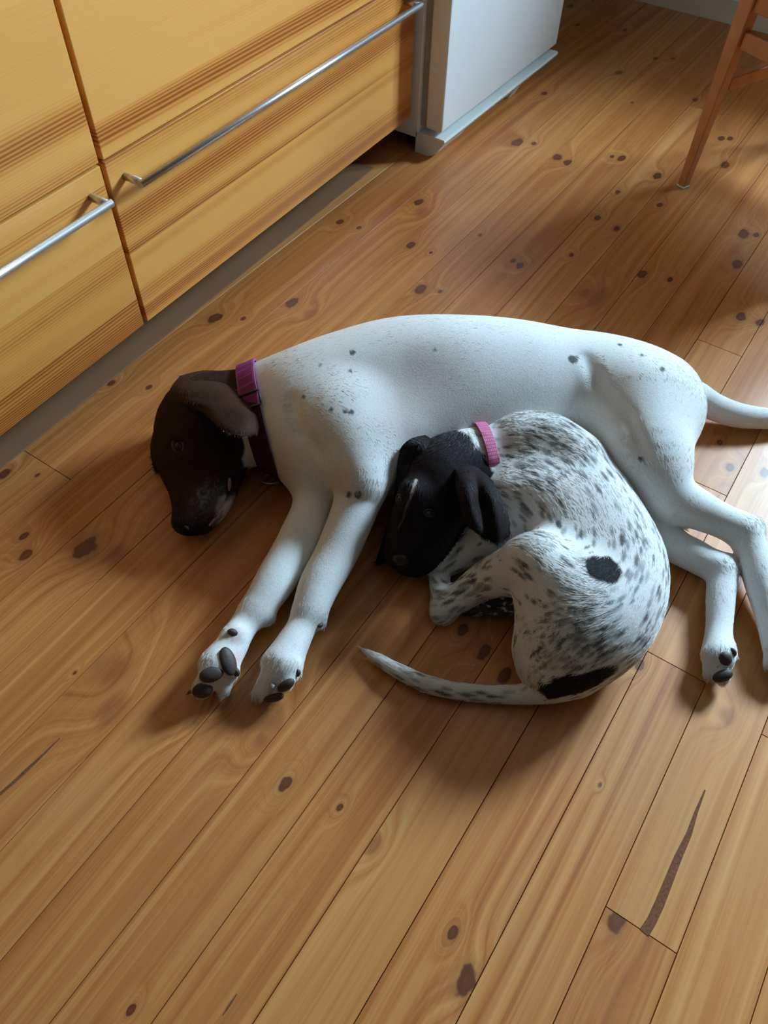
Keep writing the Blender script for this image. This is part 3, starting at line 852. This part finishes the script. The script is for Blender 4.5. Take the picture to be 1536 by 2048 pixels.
big.group([[(650, 915, 86, .065), (632, 1000, 46, .045), (600, 1080, 44, .040), (555, 1155, 41, .038), (521, 1207, 35, .034), (488, 1250, 29, .029), (464, 1290, 32, .029), (438, 1330, 40, .030)],
           [.004, (430, 1340, 24, .030), (406, 1374, 22, .022)], [.004, (436, 1330, 24, .038), (420, 1350, 22, .036)], [.004, (452, 1325, 24, .036), (460, 1340, 21, .032)], [.004, (452, 1350, 20, .024), (448, 1378, 15, .015)],
           [(510, 1222, 24, .030), (538, 1236, 12, .024)], [(470, 1268, 18, .040), (464, 1270, 14, .044)]], 0.014, 0.03)
big.group([[(1275, 825, 110, .100), (1290, 915, 92, .098), (1330, 985, 58, .085), (1410, 1026, 38, .066), (1482, 1062, 34, .054), (1503, 1100, 33, .046), (1523, 1160, 34, .040), (1545, 1235, 32, .032), (1560, 1290, 34, .028)],
           [(1484, 1060, 30, .052), (1506, 1052, 20, .052)], [.004, (1552, 1285, 22, .030), (1540, 1328, 14, .018)], [.004, (1562, 1292, 22, .030), (1560, 1336, 16, .020)], [.004, (1574, 1288, 21, .034), (1580, 1328, 16, .026)], [.004, (1584, 1278, 18, .030), (1594, 1312, 12, .024)]], 0.016, 0.045)
big.group([[(1270, 1005, 56, .042), (1335, 1080, 36, .030), (1395, 1115, 33, .028), (1440, 1146, 30, .028), (1441, 1200, 28, .026), (1438, 1260, 26, .024), (1436, 1310, 33, .026)],
           [(1440, 1136, 28, .03), (1456, 1122, 16, .03)],
           [.004, (1425, 1305, 20, .028), (1417, 1348, 12, .018)], [.004, (1436, 1318, 20, .028), (1442, 1352, 18, .020)], [.004, (1446, 1300, 19, .034), (1452, 1322, 16, .030)], [.004, (1458, 1292, 14, .030), (1465, 1310, 10, .027)]], 0.014, 0.03)
big.group([[(1350, 790, 44, .075), (1392, 792, 29, .055), (1425, 812, 27, .038), (1470, 829, 25, .028), (1520, 836, 22, .024), (1580, 838, 18, .018), (1650, 832, 8, .010)]], 0.02, 0.03)
cuts_ = big.cut_surf([(462, 962), (457, 1000), (432, 1034), (402, 1058)], 3.5, 0.006)          # mouth line
cuts_ += big.cut_surf([(350, 886), (357, 890), (366, 894)], 9, 0.008, 0.001)                   # eye socket
cuts_ += big.cut_surf([(545, 1312), (524, 1350), (512, 1380)], 2.5, 0.003) + big.cut_surf([(560, 1316), (542, 1352), (534, 1380)], 2.5, 0.003) + big.cut_surf([(440, 1362), (456, 1338)], 3, 0.003)
cuts_ += big.cut_surf([(1426, 1318), (1428, 1345)], 2.5, 0.003)
cuts_ += big.cut_surf([(1172, 715), (1195, 765), (1255, 832), (1284, 900)], 4, 0.018, -0.0045)      # flank fold before the thigh
cuts_ += big.cut_surf([(580, 800), (600, 860), (640, 905)], 4, 0.016, -0.002)                           # hollow before the shoulder
big.cuts += cuts_
WHITE = np.array([0.78, 0.765, 0.74]); BROWN = np.array([0.030, 0.0132, 0.0082]); BLACK = np.array([0.012, 0.010, 0.011])

def plane_side(P, p0, p1):
    """signed distance (m) from the upright plane through two floor-parallel points, positive to image right"""
    a, b = np.asarray(p0), np.asarray(p1); d = (b - a); n = np.array([d[1], -d[0], 0.0]); n /= np.linalg.norm(n)
    if n @ ROT[0] < 0: n = -n
    return (P - a) @ n
BIG_SPOTS = [(705, 705, 7), (702, 823, 6), (690, 822, 5), (1145, 718, 9), (698, 988, 7), (716, 990, 7), (608, 793, 5), (1283, 710, 5), (1325, 738, 6), (1282, 918, 6), (640, 730, 4), (662, 820, 5), (680, 1190, 10), (672, 1200, 12), (700, 742, 4), (870, 700, 4), (1240, 690, 5)]
big_sp = []
for (u, v, r) in BIG_SPOTS:
    p, n_ = big.hit(u, v)
    if p[2] > 0.004: big_sp.append((p, r * depth(p) / F_PX))
HB = [at(486, 742, .06), at(494, 955, .05)]
mz = at(452, 1020, .03); mz2 = at(440, 1010, .06)
def big_colour(P):
    P = np.asarray(P); n = len(P); nz = vnoise(P, 90, 3) - 0.5
    col = np.repeat((WHITE * 1.0)[None], n, 0) * (0.97 + 0.06 * vnoise(P, 25, 9))[:, None]
    # thin-haired pinkish belly and elbows; tan neck front and shoulder are painted shade
    for (u, v, z, r, c) in ((860, 830, .16, .085, (0.70, 0.60, 0.57)), (690, 960, .12, .035, (0.55, 0.45, 0.36)), (560, 930, .08, .05, (0.62, 0.52, 0.42)), (640, 860, .17, .04, (0.66, 0.60, 0.52)), (478, 1318, .045, .014, (0.66, 0.42, 0.38)), (470, 1275, .05, .012, (0.55, 0.40, 0.34))):
        d = np.linalg.norm(P - at(u, v, z), axis=1); w_ = np.clip(1.3 - d / r, 0, 1)[:, None] * 0.75; col = col * (1 - w_) + np.array(c) * w_
    for p, r in big_sp:
        d = np.linalg.norm(P - p, axis=1) + nz * 0.003; w_ = np.clip((r * 1.15 - d) / 0.0015, 0, 1)[:, None] * 0.85; col = col * (1 - w_) + BLACK * 2 * w_
    sd = plane_side(P, *HB) + nz * 0.012
    w_ = (np.clip(0.5 - sd / 0.004, 0, 1) * ((big.gdist(P, 1) < 0.02) | (big.gdist(P, 0) < 0.02)) * (np.minimum(big.gdist(P, 2), big.gdist(P, 3)) > 0.01))[:, None]
    br = np.repeat(BROWN[None], n, 0) * (0.8 + 0.5 * vnoise(P, 60, 4))[:, None]
    # greying lip
    d = np.minimum(np.linalg.norm(P - mz, axis=1), 1) + nz * 0.02
    d = np.minimum(d, np.linalg.norm(P - at(416, 1050, .012), axis=1) + 0.014 + nz * 0.01)
    g = np.clip((0.028 - d) / 0.010, 0, 1)[:, None]
    d2 = np.linalg.norm(P - mz2, axis=1) + (vnoise(P, 420, 8) - 0.5) * 0.04
    g2 = np.clip((0.036 - d2) / 0.02, 0, 1)[:, None] * 0.20
    br = br * (1 - g2) + np.array([0.42, 0.36, 0.33]) * g2
    br = br * (1 - g) + np.array([0.62, 0.55, 0.52]) * g
    return np.clip(col * (1 - w_) + br * w_, 0, 1)

base = at(900, 800, 0)
dog = empty('dog', (base[0], base[1], 0))
tag(dog, 'large white dog with brown head and purple collar, lying stretched on its side', 'dog')
_, Vb, Qb = build_skin(big, 'body', dog, 0.0034, big_colour)
build_fur(big.flow, dog, Vb, Qb, 150000, 0.010, big_colour, lift=0.042)

# ears
def brown_col(P): return np.repeat(BROWN[None] * 1.7, len(P), 0) * (0.75 + 0.5 * vnoise(P, 45, 4))[:, None]
bspline_sheet('ear', [
    [(360, 752, .120), (400, 742, .105), (440, 742, .100), (478, 748, .095), (494, 768, .080)],
    [(344, 772, .132), (385, 772, .142), (432, 772, .142), (476, 778, .130), (502, 796, .112)],
    [(336, 792, .128), (380, 800, .144), (436, 803, .150), (484, 812, .148), (514, 826, .138)],
    [(340, 802, .126), (400, 814, .144), (446, 834, .150), (490, 846, .150), (518, 850, .138)],
    [(346, 806, .124), (402, 823, .141), (440, 855, .147), (478, 872, .149), (516, 866, .139)]], M['fur'], dog, 0.0045, 48, brown_col)
bspline_sheet('ear', [[(322, 850, .050), (316, 885, .040), (318, 920, .03)], [(312, 860, .035), (306, 895, .024), (312, 930, .018)], [(314, 880, .012), (308, 910, .008), (316, 944, .006)]], M['fur'], dog, 0.006, 24, brown_col)
# eye, nose, lip
def eye(cr, par, u, v, rad, iris, lidc, ang, squash=0.75, sink=0.002):
    p, n_ = cr.hit(u, v); al = ROT[0] * math.cos(ang) + ROT[1] * math.sin(ang); al = al - n_ * (al @ n_); al /= np.linalg.norm(al)
    b_ = np.cross(n_, al); c_ = p - n_ * sink
    e = ellipsoid('eye', c_, n_, al, (rad, rad * 0.92, rad * 0.8), iris, par)
    ellipsoid('pupil', c_ + n_ * rad * 0.55, n_, al, (rad * 0.45, rad * 0.45, rad * 0.34), M['nose_black'], par)
    bm = bmesh.new()
    pts = [c_ + al * math.cos(t) * rad * 1.22 + b_ * math.sin(t) * rad * 1.12 * squash + n_ * rad * (0.42 - 0.12 * math.cos(2 * t)) for t in np.linspace(0, 2 * math.pi, 29)]
    add_tube(bm, [tuple(q) for q in pts], rad * 0.30, 10, False)
    world_child(bm_obj('eyelid', bm, lidc, None, True), par)
M['lid_brown'] = plain('eyelid_brown', (0.035, 0.017, 0.012), 0.6); M['lid_black'] = plain('eyelid_black', (0.014, 0.011, 0.010), 0.6)
M['iris_amber'] = plain('iris_amber', (0.10, 0.05, 0.024), 0.08)
eye(big, dog, 357, 893, 0.0095, M['eye_dark'], M['lid_brown'], 1.3)
n_ = np.array([-0.2, 0.1, 1.0])
nose = ellipsoid('nose', at(369, 1044, .043), n_, ROT[1] - 0.2 * ROT[0], (0.0175, 0.0150, 0.0155), M['nose_brown'], dog, 28)
M['nostril'] = plain('nostril', (0.006, 0.004, 0.004), 0.7)
ellipsoid('nostril', at(373, 1056, .052), n_, ROT[1] + ROT[0], (0.0048, 0.0032, 0.004), M['nostril'], dog, 14)
ellipsoid('nostril', at(356, 1058, .046), n_, ROT[1] - ROT[0], (0.0042, 0.003, 0.004), M['nostril'], dog, 14)
p, n_ = big.hit(458, 968)
ellipsoid('lip', p - n_ * 0.001, n_, ROT[1] - 0.2 * ROT[0], (0.015, 0.0055, 0.0035), M['pink'], dog)
for (u, v) in ((440, 1028), (426, 1042)):
    p, n_ = big.hit(u, v)
    ellipsoid('lip', p - n_ * 0.0015, n_, ROT[1] - 0.9 * ROT[0], (0.010, 0.0028, 0.0026), M['pink'], dog)
# paw pads and claws
def pad(cr, par, u, v, a_, b_, ang=0.0, mat='pad', out=0.006, sink=0.002):
    p, n_ = cr.hit(u, v); s_ = depth(p) / F_PX
    al = ROT[0] * math.cos(ang) + ROT[1] * math.sin(ang)
    return ellipsoid('paw_pad', p - n_ * sink, n_, al, (a_ * s_, b_ * s_, out), M[mat], par, 18)
for (u, v, a_, b_, an) in ((457, 1322, 30, 17, 1.35), (423, 1349, 25, 16, -0.25), (405, 1382, 21, 16, -0.1), (465, 1264, 11, 8, 0.3), (474, 1345, 10, 7, 1.0),
                           (572, 1372, 20, 11, -0.6), (547, 1397, 22, 9, -0.3), (596, 1346, 9, 6, 1.4), (640, 1250, 8, 5, 0.2),
                           (1452, 1318, 15, 13, 1.0), (1446, 1352, 21, 12, -0.4), (1467, 1304, 10, 6, 1.2),
                           (1562, 1340, 14, 9, 0.2), (1583, 1328, 12, 9, 0.9)):
    pad(big, dog, u, v, a_, b_, an)
for (u, v, z, du, dv, L, r, mt) in ((506, 1390, .013, -.6, 1, .012, .0028, 'claw_pale'), (516, 1396, .012, -.4, 1, .012, .0028, 'claw_pale'), (547, 1368, .036, -.5, 1, .016, .0035, 'claw_pale'),
                               (390, 1378, .016, -1, .5, .014, .0034, 'claw_dark'), (1416, 1354, .014, -.2, 1, .010, .003, 'claw_pale'), (1438, 1330, .034, -.4, .8, .010, .003, 'claw_pale')):
    claw(dog, at(u, v, z), ROT[0] * du + ROT[1] * dv, L, r, M[mt])

# ---- the speckled puppy
pup = Creature()
pup.group([
    [(925, 925, 52, .100), (968, 905, 52, .100), (1045, 918, 86, .080), (1128, 962, 95), (1188, 1048, 100), (1228, 1138, 104), (1208, 1225, 107), (1155, 1285, 96), (1120, 1325, 66, .055)],
    [(1020, 1000, 78, .070), (1090, 1020, 86, .078), (1130, 1090, 84, .075), (1140, 1180, 84, .075)],
    [(1040, 870, 40, .120), (1100, 868, 36, .130), (1150, 905, 38, .120)],
], 0.035)
pup.group([  # head
    [(930, 915, 56, .100), (880, 950, 74, .098), (850, 1010, 60, .082), (828, 1070, 50, .058), (818, 1102, 44, .048)],
    [(895, 1000, 60, .075), (860, 1085, 48, .045), (838, 1112, 38, .036)],
    [(826, 985, 26, .120), (808, 1050, 26, .085), (798, 1100, 24, .062)],
], 0.020, 0.025)
pup.group([[(1150, 1225, 100, .080), (1095, 1160, 76, .105), (1068, 1128, 64, .112), (1030, 1140, 52, .090), (966, 1164, 37, .052), (905, 1205, 26, .026), (886, 1226, 19, .018)],
           [(1130, 1260, 92, .070), (1090, 1290, 62, .055), (1085, 1320, 50, .045)],
           [(888, 1222, 19, .018), (880, 1180, 20, .018), (880, 1130, 24, .020)]], 0.022, 0.035)
pup.group([[(1000, 1060, 58, .055), (935, 1100, 38, .036), (885, 1130, 26, .026)]], 0.02, 0.03)
pup.group([[(1060, 1190, 50, .03), (1005, 1208, 24, .020), (940, 1215, 18, .014)]], 0.015, 0.02)
pup.group([[(1140, 1340, 46, .042), (1085, 1382, 24, .024), (1010, 1389, 19, .016), (930, 1384, 18, .014), (860, 1370, 18, .014), (800, 1344, 16, .012), (755, 1318, 12, .010), (720, 1296, 4, .006)]], 0.02, 0.025)
pup.cut([(858, 1027, 9, .138)], 0.007)
pup.cut([(797, 998, 8, .125)], 0.007)
pb = at(1120, 1120, 0)
puppy = empty('puppy', (pb[0], pb[1], 0))
tag(puppy, 'small black-speckled white puppy with black head and pink collar, curled up on the floor', 'dog')
# specks: random places on the coat, long along the lie of the hair
lo_, hi_ = pup.bounds()
sp_n = 0; SP = []
SPK = []
def add_specks(n, c=None, rad=None, rs=(0.0014, 0.0034)):
    Pn = rng.uniform(lo_, hi_, (40000, 3)) if c is None else c + rng.normal(0, rad, (9000, 3))
    d = pup.points(Pn); Pn = Pn[np.abs(d) < 0.004]
    nn = pup.normal(Pn); Pn = Pn - nn * pup.points(Pn)[:, None]
    Pn = Pn[Pn[:, 2] > 0.008]
    k = rng.choice(len(Pn), min(n, len(Pn)), replace=False)
    fl = pup.flow(Pn[k])
    for p_, f_ in zip(Pn[k], fl): SPK.append((p_, f_, rng.uniform(*rs), rng.uniform(0.45, 1.0)))
add_specks(950, rs=(0.0014, 0.0038))
for (u, v, z, n) in ((1110, 1250, .16, 70), (1180, 1290, .14, 50), (1060, 920, .15, 80), (960, 1180, .08, 30), (1140, 1310, .12, 50), (930, 1110, .06, 40), (885, 1190, .03, 30)):
    add_specks(n, at(u, v, z), 0.035)
SPp = np.array([s_[0] for s_ in SPK], np.float32); SPf = np.array([s_[1] for s_ in SPK], np.float32)
SPr = np.array([s_[2] for s_ in SPK], np.float32); SPa = np.array([s_[3] for s_ in SPK], np.float32)
def on_pup(u, v):
    return pup.hit(u, v)[0]
PATCH = [(on_pup(1208, 1138), 0.026)] + [(on_pup(u_, v_), r_) for u_, v_, r_ in ((1100, 1384, .018), (1125, 1376, .020), (1150, 1372, .022), (1180, 1362, .020), (1205, 1352, .016), (1222, 1344, .012))]
PB = [at(900, 868, .12), at(972, 950, .10)]
def pup_colour(P):
    P = np.asarray(P, np.float32); n = len(P); nz = vnoise(P, 110, 3) - 0.5
    col = np.repeat((WHITE * 0.96)[None], n, 0) * (0.95 + 0.08 * vnoise(P, 30, 9))[:, None]
    al = np.zeros(n, np.float32)
    for s0 in range(0, n, 4000):
        q = P[s0:s0 + 4000]; dv = q[:, None] - SPp[None]
        tl = np.einsum('nsi,si->ns', dv, SPf); d2 = np.einsum('nsi,nsi->ns', dv, dv) - tl * tl * 0.91
        w_ = np.clip((SPr[None] * 1.25 - np.sqrt(np.maximum(d2, 0))) / (SPr[None] * 0.6), 0, 1) * SPa[None]
        al[s0:s0 + 4000] = w_.max(1)
    col = col * (1 - al[:, None] * 0.9) + BLACK * 1.6 * al[:, None] * 0.9
    for p, r in PATCH:
        d = np.linalg.norm(P - p, axis=1) + nz * 0.008; w_ = np.clip((r - d) / 0.003, 0, 1)[:, None]; col = col * (1 - w_) + BLACK * w_
    d4 = pup.gdist(P, 4); w_ = (np.clip((0.006 - d4) / 0.003, 0, 1) * (d4 < pup.gdist(P, 2)) * (vnoise(P, 160, 6) > 0.28) * 0.92)[:, None]; col = col * (1 - w_) + BLACK * 1.4 * w_
    sd = plane_side(P, *PB) + nz * 0.014
    dh = pup.gdist(P, 1); dl = np.min([pup.gdist(P, k) for k in (2, 3, 4, 5)], axis=0)
    w_ = (np.clip(0.5 - sd / 0.005, 0, 1) * (dh < dl) * (dh < 0.02))[:, None]
    bl = BLACK[None] * (0.8 + 0.6 * vnoise(P, 60, 4))[:, None] * np.array([1.25, 1.0, 0.95])
    # narrow white blaze down the forehead
    a, b = at(838, 955, .165), at(792, 1075, .10); t = np.clip(((P - a) @ (b - a)) / ((b - a) @ (b - a)), 0, 1)
    dx = np.abs((P - (a + t[:, None] * (b - a))) @ ROT[0]); dd = np.linalg.norm(P - (a + t[:, None] * (b - a)), axis=1)
    g = (np.clip((0.0030 * (1.05 - t) * np.clip((t - 0.02) / 0.08, 0.2, 1) - dx) / 0.0012, 0, 1) * (dd < 0.03) * np.where(t < 0.3, 1.0, 0.35))[:, None]
    bl = bl * (1 - g) + np.array([0.55, 0.47, 0.40]) * g
    return np.clip(col * (1 - w_) + bl * w_, 0, 1)
_, Vp, Qp = build_skin(pup, 'body', puppy, 0.0028, pup_colour, carve=big)
build_fur(pup.flow, puppy, Vp, Qp, 110000, 0.010, pup_colour, width=0.00028)
def black_col(P): return np.repeat(BLACK[None] * np.array([1.15, 0.85, 0.75]), len(P), 0) * (0.7 + 0.6 * vnoise(P, 45, 4))[:, None]
bspline_sheet('ear', [
    [(910, 938, .145), (925, 930, .140), (945, 930, .135), (966, 944, .128), (980, 956, .115)],
    [(912, 975, .150), (932, 968, .160), (952, 970, .148), (976, 974, .150), (998, 985, .128)],
    [(920, 1010, .140), (940, 1008, .154), (962, 1010, .138), (988, 1010, .144), (1012, 1012, .120)],
    [(926, 1036, .126), (948, 1044, .140), (970, 1050, .126), (996, 1050, .130), (1018, 1044, .110)],
    [(932, 1048, .108), (958, 1068, .118), (978, 1080, .110), (998, 1086, .110), (1020, 1068, .098)]], M['fur'], puppy, 0.0055, 44, black_col)
bspline_sheet('ear', [
    [(872, 908, .135), (866, 882, .142), (850, 870, .142)],
    [(850, 908, .142), (834, 888, .152), (816, 882, .148)],
    [(828, 922, .134), (812, 902, .140), (801, 906, .132)],
    [(814, 960, .122), (803, 950, .122), (796, 958, .114)],
    [(802, 1010, .090), (790, 1012, .084), (781, 1028, .074)],
    [(790, 1070, .058), (772, 1078, .048), (761, 1092, .038)],
    [(780, 1115, .030), (764, 1124, .022), (752, 1124, .016)]], M['fur'], puppy, 0.006, 36, black_col)
eye(pup, puppy, 858, 1027, 0.0060, M['iris_amber'], M['lid_black'], 0.3)
eye(pup, puppy, 799, 998, 0.0054, M['iris_amber'], M['lid_black'], 1.0)
p, n_ = pup.hit(800, 1122)
ellipsoid('nose', p - n_ * 0.006, n_, ROT[0], (0.014, 0.011, 0.010), M['nose_black'], puppy, 24)

# ------------------------------------------------------------------ collars
def collar_mat(name, base_c, line_c, dark_c, nu, nv, kind):
    t = NT(name)
    a = t.n('ShaderNodeAttribute', attribute_name='around'); u, v, second = t.sep(a.outputs['Vector'])
    su = t.m('MULTIPLY', u, nu)
    fu = t.m('ABSOLUTE', t.m('SUBTRACT', t.m('FRACT', su), 0.5)); fv = t.m('ABSOLUTE', t.m('SUBTRACT', t.m('FRACT', t.m('MULTIPLY', t.m('ADD', v, 0.5), nv)), 0.5))
    line = t.m('MAXIMUM', t.step(fu, 0.32, 0.46), t.step(fv, 0.32, 0.46))
    c = t.mix(line, base_c, line_c)
    if kind == 'box':
        edge = t.step(t.m('ABSOLUTE', v), 0.40, 0.42)
        c = t.mix(edge, c, line_c)
        c = t.mix(t.m('GREATER_THAN', second, 0.5), c, (0.040, 0.008, 0.013))
    pos = t.n('ShaderNodeNewGeometry').outputs['Position']
    n = t.noise(pos, 900, 2)
    c = t.mix(t.m('MULTIPLY', n, 0.35), c, dark_c)
    t.set(c, 0.75, spec=0.2); t.bump(t.m('ADD', line, n), 0.4, 0.0008)
    return t.mat
M['purple'] = collar_mat('purple_webbing', (0.22, 0.035, 0.16), (0.33, 0.075, 0.25), (0.10, 0.01, 0.07), 26, 1.0, 'box')
M['pinkweb'] = collar_mat('pink_webbing', (0.70, 0.22, 0.36), (0.46, 0.09, 0.20), (0.52, 0.12, 0.25), 60, 6.0, 'grid')
M['maroon'] = plain('maroon_webbing', (0.045, 0.010, 0.014), 0.8)
ca = at(482, 829, .072); cb = at(549, 814, .080)
c1 = empty('dog_collar', (at(515, 820)[0], at(515, 820)[1], 0)); tag(c1, 'purple webbing collar with metal ring on the large brown-headed dog', 'collar')
strap, VS, fr_ = collar_ring(big, ca, cb, 0.032, M['purple'], 'strap', c1, off=0.006, rmax=0.13)
c2 = empty('dog_collar', (at(970, 900)[0], at(970, 900)[1], 0)); tag(c2, 'thin pink woven collar on the speckled puppy', 'collar')
strap2, VS2, fr2 = collar_ring(pup, at(936, 910, .1), at(990, 900, .1), 0.018, M['pinkweb'], 'strap', c2, off=0.005, thick=0.002, rmax=0.052)
# slider buckle and D-ring on the big collar
mid = VS[:, 3]
vis = [(abs(px(q)[1] - 800) + (0 if q[2] > 0.09 else 500), i) for i, q in enumerate(mid)]
ib = min(vis)[1]
L0, R0 = VS[ib, 1], VS[ib, 5]; up_ = mid[ib] - fr_[0]; up_ = up_ - fr_[1] * (up_ @ fr_[1]); up_ /= np.linalg.norm(up_)
tg = mid[(ib + 1) % len(mid)] - mid[ib - 1]; tg /= np.linalg.norm(tg)
bm = bmesh.new()
def bar(a, b, r): add_tube(bm, [tuple(a), tuple(b)], r, 8)
L1 = L0 - fr_[1] * 0.003 + up_ * 0.003; R1 = R0 + fr_[1] * 0.003 + up_ * 0.003
for s_ in (-0.012, 0.012):
    bar(L1 + tg * s_, R1 + tg * s_, 0.0018)
bar(L1 - tg * .012, L1 + tg * .012, 0.0018); bar(R1 - tg * .012, R1 + tg * .012, 0.0018)
world_child(bm_obj('slider', bm, M['rubber'], None, True), c1)
bm = bmesh.new(); rc_ = at(541, 958, .012)
pts = [rc_ + (ROT[0] * math.cos(a) * 0.016 + ROT[1] * math.sin(a) * 0.012) for a in np.linspace(0, 2 * math.pi, 33)]
for q in pts: q[2] = rc_[2]
add_tube(bm, [tuple(q) for q in pts], 0.0014, 8, False)
world_child(bm_obj('ring', bm, M['steel'], None, True), c1)
